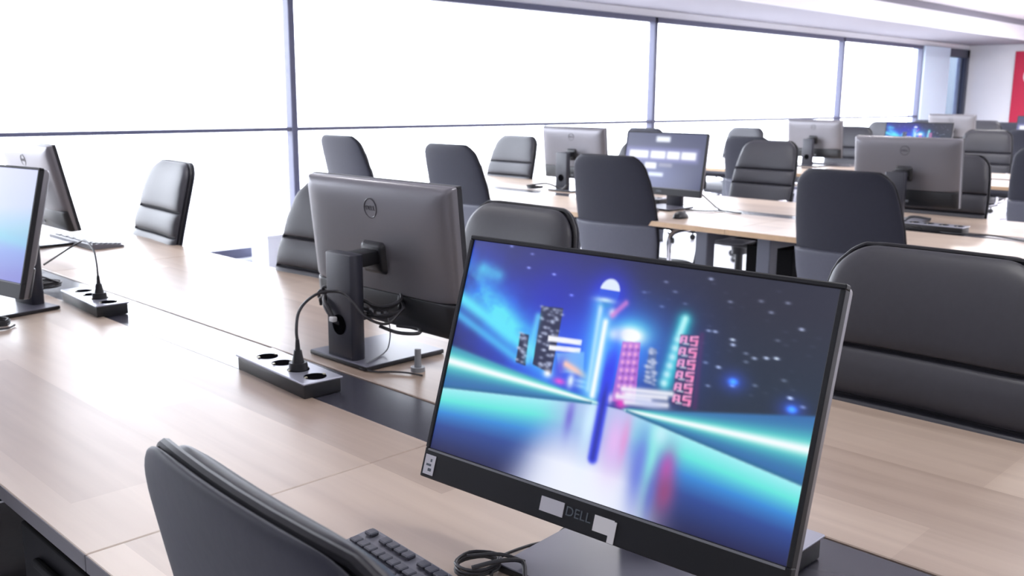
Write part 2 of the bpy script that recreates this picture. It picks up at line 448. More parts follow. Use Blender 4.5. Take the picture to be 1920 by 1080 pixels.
def make_chair():
    r = empty('office_chair', (0, 0, 0))
    mp = lambda a, t, n: (n, a, t)
    link('backrest_shell', pillow(back_rows(ZB, ZT, 0, -.008), .030, CURVE, mp), M['shell'], r)
    cu = link('backrest_cushion', pillow(back_rows(ZB+.005, ZT-.004, .006, .017), .050, CURVE, mp, seams, ncol=26), M['cushion'], r)
    # piping running round the rim between shell and cushion
    pts = []
    zz = [ZB+.03+(ZT-.022-ZB-.03)*k/22 for k in range(23)]
    zz += [ZT-.022+.016*math.sin(PI/2*k/4) for k in range(1, 5)]
    for z in zz: pts.append((back_xc(z)+CURVE*(back_hw(z, ZT)/.236)**2+.004, -back_hw(z, ZT, .003), z))
    last = pts[-1]
    mid = [(back_xc(ZT)+.004+CURVE*(u*last[1]/.236)**2, u*last[1]*-1, ZT-.004) for u in (-.7, -.35, 0, .35, .7)]
    pts = pts + mid + [(p[0], -p[1], p[2]) for p in pts[::-1]]
    MB().tube(pts, .0058, 8, False, 1).build('piping', M['piping'], r)
    # lighter lower panel on the rear of the shell
    rows = [(z, back_hw(z, 2, -.002), back_xc(z)-.022) for z in [ZB+.0+(.700-ZB)*k/12 for k in range(13)]]
    link('lower_back_panel', pillow(rows, .016, CURVE, mp, p_side=9, p_end=14), M['lower'], r)['label'] = 'lighter grey lower back panel'
    # seat
    sr = []
    for k in range(27):
        t = -.20+.46*k/26
        w = .235 if t < .12 else .235-.05*((t-.12)/.14)**2
        sr.append((t, w, .445-.03*max(0, (t-.1)/.16)**2))
    link('seat', pillow(sr, .085, .012, lambda a, t, n: (t, a, n)), M['cushion'], r)
    MB().box(-.17, .20, -.19, .19, .375, .41, .012).build('seat_pan', M['blackpl'], r)
    for s in (-1, 1):
        y = s*.262
        p = [(-.10, s*.19, .405), (-.125, s*.25, .43), (-.15, y, .54), (-.155, y, .63), (-.12, y, .668), (0, y, .672),
             (.10, y, .668), (.145, y, .635), (.135, y, .54), (.10, s*.25, .43), (.08, s*.19, .405)]
        a = MB().tube(p, .011, 10, False, 5, flat=(.013, .009)).build('armrest', M['chrome'], r)
    MB().cyl((0, 0, .10), (0, 0, .38), .028, .026).cyl((0, 0, .30), (0, 0, .375), .05, .06, n=20).build('gas_column', M['blackpl'], r)
    b = MB()
    b.cyl((0, 0, .085), (0, 0, .135), .045)
    for k in range(5):
        a = 2*PI*k/5+.3; c, s = math.cos(a), math.sin(a)
        b.tube([(c*.03, s*.03, .115), (c*.16, s*.16, .10), (c*.29, s*.29, .075)], .02, 8, False, 4, flat=(.022, .014))
    b.build('star_base', M['chrome'], r)
    for k in range(5):
        a = 2*PI*k/5+.3; c, s = math.cos(a), math.sin(a)
        q = MB(); px, py = c*.29, s*.29
        for o in (-.014, .014):
            q.cyl((px-s*(o-.009), py+c*(o-.009), .028), (px-s*(o+.009), py+c*(o+.009), .028), .028, n=18)
        q.cyl((px, py, .03), (px, py, .075), .008, n=10)
        q.build('caster', M['blackpl'], r)
    return r

CHAIRS = [  # x, y, turn (deg), lift, label
    (.664, .640, -2.6, -.02, 'dark grey chair seen from behind in the foreground, its curved top edge before the keyboard', 'near'),
    (.58, 2.00, -3, .0, 'dark chair at the front desk mostly outside the left edge, below the pale screen', 'near'),
    (1.620, .712, 180, .018, 'large dark chair facing us behind the neon city monitor, filling the right edge', 'far'),
    (1.640, 1.88, 178, .012, 'dark chair facing us just behind the top left corner of the neon city monitor', 'far'),
    (1.585, 2.70, 184, .01, 'chair half hidden behind the left edge of the large silver-backed monitor', 'far'),
    (1.590, 3.97, 175, .02, 'pale backlit chair standing alone before the window, left of the thick window post', 'far'),
    (4.135, 1.83, 0, .01, 'dark smooth chair back in the second row left of the rightmost silver-backed monitor', 'near'),
    (4.145, 3.12, 5, .02, 'smooth chair back overlapping the left of the screen with white light streaks', 'near'),
    (4.135, 4.30, 2, .03, 'smooth chair back above the right end of the large silver-backed monitor', 'near'),
    (4.095, 5.33, 0, .05, 'smooth chair back above the left end of the large silver-backed monitor', 'near'),
    (5.05, 5.28, 180, .01, 'backlit seamed chair by the window left of the distant silver monitor', 'far'),
    (5.26, 4.20, 180, .0, 'dark chair mostly hidden behind the screen with white light streaks', 'far'),
    (5.75, 3.49, 180, .02, 'grey seamed chair facing us to the right of the screen with white light streaks', 'far'),
    (5.03, 1.99, 180, .015, 'grey seamed chair partly hidden by the right edge of the rightmost silver-backed monitor', 'far'),
    (7.64, 5.50, 0, .03, 'chair back rising right above the screen with white light streaks, at a window post', 'near'),
    (7.24, 4.17, 0, .0, 'dark narrow chair back between the light-streaked screen and a grey seamed chair', 'near'),
    (7.32, 1.98, 0, .0, 'dark chair back cut off by the right edge in the third row, beside chrome armrest', 'near'),
    (8.95, 5.60, 180, .01, 'far chair top against the window just above the dark narrow chair back', 'far'),
    (9.00, 4.43, 180, .05, 'grey seamed chair directly right of the small silver-backed monitor', 'far'),
    (9.10, 3.17, 180, .05, 'broad grey seamed chair facing us right of the small colourful screen', 'far'),
    (11.1, 3.25, 0, .02, 'rounded chair top at the right edge below the red banner', 'near'),
    (12.40, 5.60, 180, .03, 'distant chair top left of the small colourful screen', 'far'),
    (12.40, 4.36, 180, .07, 'distant chair top right of the farthest silver-backed monitor', 'far'),
    (14.70, 5.72, 0, .03, 'tiny dark chair top above the small colourful screen', 'near'),
    (14.70, 4.62, 0, .02, 'tiny dark chair top against the white wall left of the red banner', 'near'),
]
LEAN = {4: 4, 5: 4, 6: 4, 7: 5, 8: 5, 9: 5, 10: 5, 11: 5, 12: 6, 13: 4, 14: 4, 15: 4}   # backs tilted further on their mechanism
def lean_back(ch, deg):
    a = math.radians(-deg); piv = Vector((-.20, 0, .50))
    ch.rotation_euler = (0, a, 0); ch.location = piv-Matrix.Rotation(a, 3, 'Y') @ piv
chair0 = make_chair()
for i, (x, y, a, dz, lab, side) in enumerate(CHAIRS):
    c = chair0 if i == 0 else copy_tree(chair0)
    c.location = (x, y, 0); c.rotation_euler = (0, 0, math.radians(a))
    tag(c, lab, 'chair', 'chairs on the near side of the desks' if side == 'near' else 'chairs on the far side of the desks')
    if i in LEAN:
        for ch in c.children:
            if ch.name.startswith(('backrest', 'piping', 'lower_back')): lean_back(ch, LEAN[i])
    if dz:
        for ch in c.children:
            if not ch.name.startswith(('star_base', 'caster')): ch.location.z += dz

# ------------------------------------------------------------------ screens
def srgb(c):
    c = np.asarray(c, float)
    return np.where(c <= .04045, c/12.92, ((c+.055)/1.055)**2.4)

def city_picture(W, H):
    U, V = np.meshgrid((np.arange(W)+.5)/W, (np.arange(H)+.5)/H)
    A = 1.76                                     # aspect, used for round shapes
    C = np.zeros((H, W, 3))
    rs = np.random.RandomState(3)
    def mixin(col, a):
        a = np.clip(a, 0, 1)[..., None]; C[:] = C*(1-a)+np.array(col)/255.*a
    def add(col, a): C[:] = C+np.array(col)/255.*np.clip(a, 0, None)[..., None]
    def gau(u, v, su, sv): return np.exp(-((U-u)/su)**2-((V-v)/sv)**2)
    def seg(u0, v0, u1, v1):
        dx, dy = (u1-u0)*A, v1-v0; L2 = dx*dx+dy*dy
        t = np.clip(((U-u0)*A*dx+(V-v0)*dy)/L2, 0, 1)
        return np.hypot((U-u0)*A-t*dx, (V-v0)-t*dy), t
    def quad(tl, tr, br, bl, soft=.004):
        m = np.ones_like(U)
        P = [tl, tr, br, bl]
        for k in range(4):
            (x0, y0), (x1, y1) = P[k], P[(k+1) % 4]
            x0 *= A; x1 *= A
            d = ((x1-x0)*(V-y0)-(y1-y0)*(U*A-x0))/math.hypot(x1-x0, y1-y0)
            m *= np.clip(d/soft+.5, 0, 1)
        return m
    def noise(fu, fv, oct=4):
        out = 0; amp = 1; tot = 0
        for o in range(oct):
            g = rs.rand(int(fv*2**o)+3, int(fu*2**o)+3)
            x = U*fu*2**o; y = V*fv*2**o; xi = x.astype(int); yi = y.astype(int)
            fx = x-xi; fy = y-yi; fx = fx*fx*(3-2*fx); fy = fy*fy*(3-2*fy)
            out = out+amp*((g[yi, xi]*(1-fx)+g[yi, xi+1]*fx)*(1-fy)+(g[yi+1, xi]*(1-fx)+g[yi+1, xi+1]*fx)*fy)
            tot += amp; amp *= .55
        return out/tot
    # night sky
    C[:] = np.array((43, 45, 61))/255.
    mixin((54, 54, 116), np.exp(-((U-.30)/.26)**2)*.85)
    mixin((40, 52, 70), np.clip((U-.62)/.2, 0, 1)*np.clip((V-.1)/.3, 0, 1)*.9)
    n = noise(7, 5); n2 = noise(12, 9)
    # nebula band from the left
    d, t = seg(-.05, .15, .33, .50)
    mixin((50, 74, 235), np.exp(-(d/.23)**2)*np.clip(.72+1.1*(n-.4), 0, 1))
    mixin((52, 92, 246), gau(.43, .42, .19, .22))
    mixin((44, 50, 190), gau(.30, .20, .10, .16)*.6)
    mixin((58, 150, 248), np.exp(-(d/.095)**2)*np.clip(2.2*n-.1, 0, 1)*np.clip((.42-U)/.1, 0, 1))
    mixin((96, 226, 246), np.exp(-(d/.055)**2)*np.clip(3.2*(n2-.30), 0, 1)*np.exp(-((U-.12)/.15)**2)*1.3)
    d, t = seg(-.02, .27, .29, .47); mixin((98, 228, 250), np.exp(-(d/.034)**2)*.95)
    d, t = seg(-.02, .35, .22, .50); mixin((84, 200, 250), np.exp(-(d/.022)**2)*.75)
    d, t = seg(.05, .13, .11, .15); mixin((90, 215, 245), np.exp(-(d/.035)**2)*.7*n2*1.6)
    # stars
    stars = [(.79, .247, 1), (.793, .266, .9), (.826, .289, .4), (.847, .301, .7), (.873, .292, .9), (.895, .286, 1), (.77, .36, .9),
             (.936, .165, .8), (.711, .028, .7), (.73, .229, .7), (.746, .228, .8), (.837, .085, .4), (.864, .121, .5), (.767, .105, .45),
             (.896, .077, .45), (.601, .065, .4), (.63, .099, .35), (.603, .166, .4), (.754, .438, .5), (.201, .092, .6), (.203, .028, .4),
             (.284, .104, .6), (.349, .182, .5), (.131, .006, .5), (.738, .352, .5), (.94, .418, 1), (.97, .44, .5), (.81, .419, .4), (.83, .32, .35),
             (.92, .36, .35), (.70, .30, .3), (.86, .40, .35), (.66, .14, .3), (.89, .22, .3), (.55, .12, .35)]
    for k in range(50): stars.append((.55+.44*rs.rand(), .02+.42*rs.rand(), .10*rs.rand()))
    for (u, v, b) in stars: add((200, 210, 235), b*gau(u, v, .0062, .0042))
    for (u, v) in ((.81, .403), (.948, .457)): add((30, 110, 230), gau(u, v, .010, .012)); add((20, 40, 160), .6*gau(u, v, .03, .04))
    # teal glow of the far tower
    mixin((38, 70, 150), gau(.66, .36, .09, .22)*.5)
    d, t = seg(.667, .21, .652, .46); mixin((44, 206, 212), np.exp(-(d/.036)**2)*.95)
    d, t = seg(.668, .20, .662, .26); mixin((190, 250, 248), np.exp(-(d/.016)**2))
    for k in range(6):
        v = .285+.036*k; mixin((215, 255, 250), gau(.660-.0025*k, v, .010, .016))
    # pink letter tower, right
    for k in range(6):
        v0 = .262+.0465*k; u0 = .664+.0022*k
        mixin((70, 50, 95), quad((u0, v0), (u0+.047, v0-.008), (u0+.048, v0+.038), (u0+.001, v0+.046))*.8)
        pk = (246, 160, 208)
        mixin(pk, quad((u0+.003, v0+.004), (u0+.019, v0+.002), (u0+.019, v0+.009), (u0+.003, v0+.011)))
        mixin(pk, quad((u0+.001, v0+.010), (u0+.008, v0+.006), (u0+.008, v0+.034), (u0+.001, v0+.036)))
        mixin(pk, quad((u0+.013, v0+.008), (u0+.019, v0+.006), (u0+.020, v0+.032), (u0+.014, v0+.034)))
        mixin(pk, quad((u0+.003, v0+.020), (u0+.018, v0+.018), (u0+.018, v0+.024), (u0+.003, v0+.026)))
        mixin((200, 205, 225), quad((u0+.010, v0+.032), (u0+.026, v0+.030), (u0+.026, v0+.036), (u0+.010, v0+.038)))
        mixin(pk, quad((u0+.025, v0+.001), (u0+.046, v0-.005), (u0+.046, v0+.003), (u0+.025, v0+.009)))
        mixin(pk, quad((u0+.025, v0+.004), (u0+.031, v0+.002), (u0+.031, v0+.020), (u0+.025, v0+.022)))
        mixin((246, 138, 190), quad((u0+.026, v0+.014), (u0+.046, v0+.010), (u0+.046, v0+.018), (u0+.026, v0+.022)))
        mixin((246, 138, 190), quad((u0+.040, v0+.012), (u0+.047, v0+.010), (u0+.047, v0+.036), (u0+.040, v0+.038)))
        mixin(pk, quad((u0+.028, v0+.032), (u0+.046, v0+.030), (u0+.046, v0+.036), (u0+.028, v0+.038)))
    d, t = seg(.716, .25, .733, .53); mixin((130, 40, 110), np.exp(-(d/.012)**2)*.35)
    # glow behind the figure
    mixin((64, 140, 255), gau(.525, .35, .10, .15)); mixin((90, 230, 245), gau(.533, .285, .055, .05)*.9)
    mixin((252, 255, 255), np.clip(1.6*gau(.537, .305, .034, .032), 0, 1)); mixin((225, 240, 255), gau(.49, .312, .026, .025))
    # pink tower, left
    q = quad((.519, .335), (.567, .325), (.585, .57), (.521, .585)); mixin((196, 110, 214), q*.85)
    for k in range(7):
        for j in range(3):
            u = .527+.0155*j+.0012*k; v = .352+.033*k-.004*j
            mixin((240, 170, 225), gau(u, v, .0052, .009)); mixin((120, 60, 160), gau(u+.007, v+.013, .004, .006)*.6)
    mixin((60, 90, 255), gau(.505, .46, .013, .11)*.9)
    mixin((225, 60, 190), gau(.548, .585, .016, .022))
    # window-lit blocks
    def block(tl, tr, br, bl, col, cnt):
        mixin(col, quad(tl, tr, br, bl))
        for k in range(cnt):
            a, b = rs.rand(), rs.rand()
            u = (tl[0]*(1-a)+tr[0]*a)*(1-b)+(bl[0]*(1-a)+br[0]*a)*b; v = (tl[1]*(1-a)+tr[1]*a)*(1-b)+(bl[1]*(1-a)+br[1]*a)*b
            mixin((190, 200, 230), (.35+.65*rs.rand())*gau(u, v, .0062, .0055))
    block((.266, .251), (.333, .244), (.338, .535), (.276, .511), (48, 52, 82), 55)
    block((.218, .387), (.246, .388), (.255, .525), (.222, .518), (46, 52, 80), 22)
    block((.593, .34), (.612, .338), (.626, .483), (.597, .482), (84, 110, 170), 34)
    d, t = seg(.262, .30, .258, .50); mixin((110, 215, 250), np.exp(-(d/.018)**2)*.75)
    # white signs
    mixin((245, 246, 255), quad((.305, .373), (.407, .363), (.407, .386), (.307, .397), .006))
    mixin((245, 246, 255), quad((.314, .413), (.408, .398), (.408, .420), (.315, .434), .006))
    mixin((150, 210, 250), quad((.34, .44), (.42, .41), (.43, .50), (.36, .52), .01)*.7)
    mixin((90, 80, 220), gau(.36, .50, .018, .05)*.8)
    d, t = seg(.375, .478, .437, .510); mixin((250, 200, 190), np.exp(-(d/.016)**2))
    mixin((225, 90, 220), gau(.366, .556, .018, .014)); mixin((250, 250, 255), gau(.326, .535, .013, .017))
    mixin((225, 238, 255), gau(.398, .542, .010, .030)); mixin((235, 245, 255), gau(.44, .535, .028, .010)); mixin((235, 245, 255), gau(.445, .555, .028, .010))
    # tall tower with a domed top
    mixin((48, 60, 235), gau(.455, .16, .055, .10))
    d, t = seg(.440, .21, .452, .56); mixin((84, 180, 252), np.exp(-(d/.050)**2)*.85); mixin((190, 228, 255), np.exp(-(d/.013)**2))
    d, t = seg(.462, .27, .467, .58); mixin((120, 210, 255), np.exp(-(d/.034)**2)*.8); mixin((248, 254, 255), np.exp(-(d/.014)**2))
    dome = np.clip((1-np.sqrt(((U-.456)*A/.050)**2+((V-.142)/.056)**2))/.12+.5, 0, 1)
    mixin((225, 236, 255), dome*(V < .135)); mixin((52, 90, 225), dome*(V >= .135))
    mixin((215, 240, 255), gau(.449, .180, .027, .012)); mixin((60, 150, 215), gau(.455, .198, .02, .014)*.8)
    mixin((200, 225, 255), gau(.475, .225, .010, .018)); d, t = seg(.478, .235, .507, .177); mixin((215, 130, 215), np.exp(-(d/.014)**2)*.8)
    # white street signs right of the figure
    for (a, b, c_, e) in ((.545, .525, .672, .500), (.558, .543, .66, .520), (.535, .560, .62, .545), (.56, .575, .665, .548)):
        d, t = seg(a, b, c_, e); mixin((250, 248, 255), np.exp(-(d/.012)**2)*.9)
    mixin((190, 200, 240), gau(.62, .56, .05, .02)*.7)
    # road and light rails (horizon about v = .6)
    side = np.where(U < .505, (.505-U)/.505, (U-.555)/.445); side = np.clip(side, 0, 1)
    edge = .611+(.713-.611)*side; beam = .604-.022*side
    top = np.where(U < .5, .606-.10*side, .600-.145*side)
    sm = lambda x, w: np.clip(x/w+.5, 0, 1)
    wside = np.clip(np.maximum((.505-U)/.02, (U-.55)/.02), 0, 1)
    band = sm(V-top, .02)*sm(edge-V, .008)*wside
    mixin((56, 110, 175), band*np.clip((V-top)/.012, 0, 1)*.95)
    wg = .008+.050*side
    mixin((92, 228, 210), band*np.exp(-((V-beam)/(wg*1.05))**2)*.95)
    mixin((246, 252, 255), band*np.exp(-((V-beam-.002)/(.005+.0165*side))**2))
    low = sm(V-edge, .008)
    dep = np.clip((V-edge)/(1-edge+1e-6), 0, 1)
    floor = np.zeros_like(C)
    stops = [(0, (165, 238, 246)), (.20, (104, 230, 222)), (.40, (62, 140, 215)), (.62, (52, 78, 150)), (1.0, (42, 44, 84))]
    for k in range(3): floor[..., k] = np.interp(dep, [s[0] for s in stops], [s[1][k]/255. for s in stops])
    C[:] = C*(1-low[..., None])+floor*low[..., None]
    # white pool of light in the middle
    hw = .10+.07*np.clip((V-.6)/.4, 0, 1)
    pool = np.exp(-(np.abs(U-.488)/(hw*1.12))**4)*low
    mixin((176, 190, 238), pool*.85)
    mixin((238, 242, 255), pool*np.clip((V-.74)/.15, 0, 1))
    mixin((206, 236, 255), low*gau(.474, .68, .020, .14))
    mixin((120, 112, 215), low*gau(.416, .69, .013, .075)*.9)
    mixin((226, 186, 242), low*gau(.552, .74, .034, .13)); mixin((232, 150, 214), low*gau(.577, .72, .012, .09)*.7)
    mixin((112, 130, 222), low*gau(.628, .81, .024, .15))
    mixin((140, 232, 228), low*gau(.657, .76, .017, .16))
    mixin((196, 240, 250), low*gau(.665, .66, .02, .05)*.9)
    mixin((178, 96, 186), low*gau(.696, .79, .022, .085)); mixin((150, 76, 128), low*gau(.702, .88, .026, .08)*.9)
    mixin((90, 96, 200), low*gau(.668, .90, .014, .10)*.6)
    # dark rim under the rails
    mixin((44, 110, 150), np.exp(-((V-edge+.006)/.006)**2)*((U < .47) | (U > .565))*.8)
    # walking silhouette and its reflection
    d, t = seg(.499, .40, .503, .83); wd = np.where(V < .6, .022, .020)
    mixin((52, 66, 236), np.exp(-(d/(wd*1.25))**4)*np.clip((V-.36)/.1, 0, 1)*.95)
    mixin((46, 52, 160), np.exp(-((d)/(.012))**2)*np.clip((V-.5)/.08, 0, 1)*.8)
    mixin((215, 190, 245), gau(.518, .575, .007, .022))
    return np.clip(C, 0, 1)

def screen_material(name, gain):
    m, nt, b = new_mat(name)
    at = nt.nodes.new('ShaderNodeAttribute'); at.attribute_name = 'picture'; at.attribute_type = 'GEOMETRY'
    b.inputs['Base Color'].default_value = (0.012, 0.012, 0.014, 1)
    b.inputs['Roughness'].default_value = .28
    b.inputs['Specular IOR Level'].default_value = .42
    nt.links.new(at.outputs['Color'], b.inputs['Emission Color'])
    b.inputs['Emission Strength'].default_value = gain
    return m

SW, SH = .527, .2965
def screen_mesh(name, pic):
    H, W, _ = pic.shape
    ys = np.linspace(SW/2, -SW/2, W+1); zs = np.linspace(SH/2, -SH/2, H+1)
    verts = [(0, y, z) for z in zs for y in ys]
    faces = []
    for i in range(H):
        for j in range(W):
            a = i*(W+1)+j; faces.append((a, a+W+1, a+W+2, a+1))
    me = bpy.data.meshes.new(name); me.from_pydata(verts, [], faces); me.update()
    # colours live on the vertices, averaged from the cells around them
    P = np.pad(srgb(pic), ((1, 1), (1, 1), (0, 0)), mode='edge')
    Vc = (P[:-1, :-1]+P[1:, :-1]+P[:-1, 1:]+P[1:, 1:])/4
    at = me.color_attributes.new('picture', 'FLOAT_COLOR', 'POINT')
    buf = np.ones((len(verts), 4), np.float32); buf[:, :3] = Vc.reshape(-1, 3)
    at.data.foreach_set('color', buf.ravel())
    return me

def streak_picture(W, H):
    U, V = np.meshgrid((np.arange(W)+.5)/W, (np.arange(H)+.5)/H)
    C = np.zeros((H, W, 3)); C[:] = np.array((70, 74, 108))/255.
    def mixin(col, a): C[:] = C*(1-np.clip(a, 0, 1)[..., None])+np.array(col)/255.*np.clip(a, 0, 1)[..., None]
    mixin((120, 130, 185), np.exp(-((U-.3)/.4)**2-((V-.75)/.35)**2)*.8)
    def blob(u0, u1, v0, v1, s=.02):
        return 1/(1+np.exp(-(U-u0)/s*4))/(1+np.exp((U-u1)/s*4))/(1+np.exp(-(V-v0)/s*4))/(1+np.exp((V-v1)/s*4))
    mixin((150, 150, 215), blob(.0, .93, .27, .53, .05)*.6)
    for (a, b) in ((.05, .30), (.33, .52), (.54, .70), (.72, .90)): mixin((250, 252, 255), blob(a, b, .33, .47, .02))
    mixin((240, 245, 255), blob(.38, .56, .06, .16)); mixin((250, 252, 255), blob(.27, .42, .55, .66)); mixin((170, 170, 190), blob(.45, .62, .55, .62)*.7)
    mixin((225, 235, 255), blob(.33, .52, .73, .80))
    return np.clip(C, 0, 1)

def glare_picture(W, H):  # window glare on the left screen, painted as a glowing pale gradient
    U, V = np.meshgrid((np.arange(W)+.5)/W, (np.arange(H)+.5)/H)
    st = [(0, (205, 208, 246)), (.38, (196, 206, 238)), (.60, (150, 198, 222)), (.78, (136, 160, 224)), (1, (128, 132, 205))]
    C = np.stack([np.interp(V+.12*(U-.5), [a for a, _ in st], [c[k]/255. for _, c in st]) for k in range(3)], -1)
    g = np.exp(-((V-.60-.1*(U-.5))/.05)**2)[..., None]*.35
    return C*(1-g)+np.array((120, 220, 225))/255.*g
GLARE = screen_mesh('glare_screen', glare_picture(64, 36))
CITY = screen_mesh('city_screen', city_picture(400, 225))
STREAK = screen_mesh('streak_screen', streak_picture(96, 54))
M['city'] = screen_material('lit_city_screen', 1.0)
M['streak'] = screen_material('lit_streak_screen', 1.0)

# ------------------------------------------------------------------ all-in-one monitors
PW, PH = .540, .344
def rrect(hw, hh, r, n=4):
    pts = []
    for (cx, cy, a0) in ((hw-r, hh-r, 0), (-hw+r, hh-r, PI/2), (-hw+r, -hh+r, PI), (hw-r, -hh+r, 1.5*PI)):
        for k in range(n+1):
            a = a0+PI/2*k/n; pts.append((cx+r*math.cos(a), cy+r*math.sin(a)))
    return pts
def shell_mesh(levels, name):
    """levels: list of (x, half_w, z_lo, z_hi, radius); lofted rear housing"""
    bm = bmesh.new(); rings = []
    for (x, hw, z0, z1, r) in levels:
        pts = rrect(hw, (z1-z0)/2, r); zc = (z0+z1)/2
        rings.append([bm.verts.new((x, p[0], zc+p[1])) for p in pts])
    for A, B in zip(rings, rings[1:]):
        for k in range(len(A)): bm.faces.new((A[k], A[(k+1) % len(A)], B[(k+1) % len(A)], B[k]))
    bm.faces.new(rings[0][::-1]); bm.faces.new(rings[-1])
    bmesh.ops.recalc_face_normals(bm, faces=bm.faces[:])
    me = bpy.data.meshes.new(name); bm.to_mesh(me); bm.free(); sharp(me, 40); return me

def make_monitor():
    """viewer at -x; origin on the desk under the base"""
    r = empty('computer_monitor', (0, 0, 0))
    MB().box(-.135, .095, -.110, .110, 0, .0095, .002, 2).box(-.1335, .0935, -.1085, .1085, .0085, .0105, .0008, 1, mi=1).build('base_plate', [M['blackpl'], M['basepl']], r)
    # column: flat rear face, rounded front, with a cable hole collar
    c = MB()
    pts = [(.086, -.046), (.086, .046), (.078, .052), (.060, .052), (.050, .046), (.047, 0), (.050, -.046), (.060, -.052), (.078, -.052)]
    c.prism(pts, 'z', .009, .252, .002)
    c.build('stand_column', M['standpl'], r)
    k = MB(); k.tube([(.0865, .020*math.cos(a), .088+.020*math.sin(a)) for a in [2*PI*i/20 for i in range(20)]], .004, 6, True, 1)
    k.cyl((.0864, 0, .088), (.0872, 0, .088), .019, n=20).build('cable_hole', M['socket'], r)
    # everything that tilts hangs on the head
    h = MB(); h.box(-.012, .055, -.030, .030, -.022, .010, .004)
    head = h.build('tilt_head', M['blackpl'], r, loc=(0, 0, .242))
    return r

def make_panel(parent, h, tilt, screen, rear_text, front_text, stickers=False):
    """panel parts share one pivot at the panel centre"""
    piv = (-.045, 0, h); ro = (0, math.radians(tilt), 0)
    def put(o): o.location = piv; o.rotation_euler = ro; return o
    # front frame (bezel) with a chin
    f = MB(); hw, hh = PW/2, PH/2; st = hh-.0065; sb = st-SH
    x0, x1 = -.0200, -.006
    f.box(x0, x1, -hw, hw, st, hh, .0015, 1); f.box(x0, x1, -hw, hw, -hh, sb, .0015, 1)
    f.box(x0, x1, -hw, -SW/2, sb, st, .001, 1); f.box(x0, x1, SW/2, hw, sb, st, .001, 1)
    f.box(-.016, x1, -hw+.002, hw-.002, -hh+.002, hh-.002)
    bez = put(f.build('front_bezel', M['bezel'], parent, smooth=False))
    so = link('screen', screen[0], screen[1], parent, smooth=False); so.parent = parent
    so.location = Vector(piv)+Matrix.Rotation(math.radians(tilt), 3, 'Y') @ Vector((-.0168, 0, (st+sb)/2)); so.rotation_euler = ro
    # thin grey line under the picture
    MB().box(-.0206, -.0198, -SW/2, SW/2, sb-.0035, sb-.0008).build('chin_line', M['greypl'], bez, smooth=False)
    lg = link('lettering', front_text, M['logolight'], bez, smooth=False, loc=(-.0202, 0, (-hh+sb)/2), rot=(PI/2, 0, -PI/2))
    rh = put(link('rear_housing', shell_mesh([(-.006, hw-.0005, -hh+.0005, hh-.0005, .006), (.004, hw-.001, -hh+.001, hh-.001, .007),
              (.009, hw-.003, -hh+.086, hh-.002, .009), (.014, hw-.007, -hh+.086, hh-.006, .012), (.019, hw-.015, -hh+.086, hh-.013, .016), (.0225, hw-.030, -hh+.086, hh-.024, .018),
              (.025, hw-.060, -hh+.086, hh-.045, .02), (.026, hw-.11, -hh+.086, hh-.08, .02)], 'rear_housing'), M['silver'], parent))
    lp = put(link('lower_rear_cover', shell_mesh([(.000, hw-.003, -hh+.002, -hh+.0855, .004), (.012, hw-.006, -hh+.002, -hh+.0855, .006),
              (.020, hw-.014, -hh+.004, -hh+.085, .008), (.0245, hw-.03, -hh+.010, -hh+.082, .010)], 'lower_rear_cover'), M['blackpl'], parent))
    hb = put(link('hinge_block', shell_mesh([(.020, .046, -.048, .034, .012), (.034, .040, -.042, .028, .012), (.038, .034, -.036, .022, .01)], 'hinge_block'), M['blackpl'], parent))
    ring = MB().tube([(.0255, .0225*math.cos(a), .109+.0225*math.sin(a)) for a in [2*PI*k/28 for k in range(28)]], .0016, 6, True, 1)
    eb = put(ring.build('emblem', M['logo'], parent))
    link('lettering', rear_text, M['logo'], eb, smooth=False, loc=(.0259, 0, .109), rot=(PI/2, 0, PI/2))
    pm = MB()
    for j in range(5): pm.box(.0235, .0265, -.10+.028*j, -.084+.028*j, -hh+.022, -hh+.034)
    put(pm.build('port_row', M['greypl'], parent, smooth=False))
    if stickers:
        s = MB().box(-.0212, -.0201, .022, .058, -hh+.011, -hh+.029).build('tape', M['sticker'], bez, smooth=False); s['label'] = 'white tape left of the lettering'
        s = MB().box(-.0212, -.0201, -.052, -.024, -hh+.009, -hh+.028).box(-.0218, -.0206, -.056, -.047, -hh+.001, -hh+.027).build('tape', M['sticker2'], bez, smooth=False); s['label'] = 'folded white tape right of the lettering'
        s = MB().box(-.0210, -.0201, .2455, .2645, -hh+.005, -hh+.032).build('sticker', M['sticker'], bez, smooth=False); s['label'] = 'small white square sticker on the chin corner'
        MB().box(-.0213, -.0209, .2500, .2560, -hh+.010, -hh+.014).box(-.0213, -.0209, .2515, .2605, -hh+.017, -hh+.020).box(-.0213, -.0209, .251, .254, -hh+.023, -hh+.027).build('print', M['logolight'], s, smooth=False)

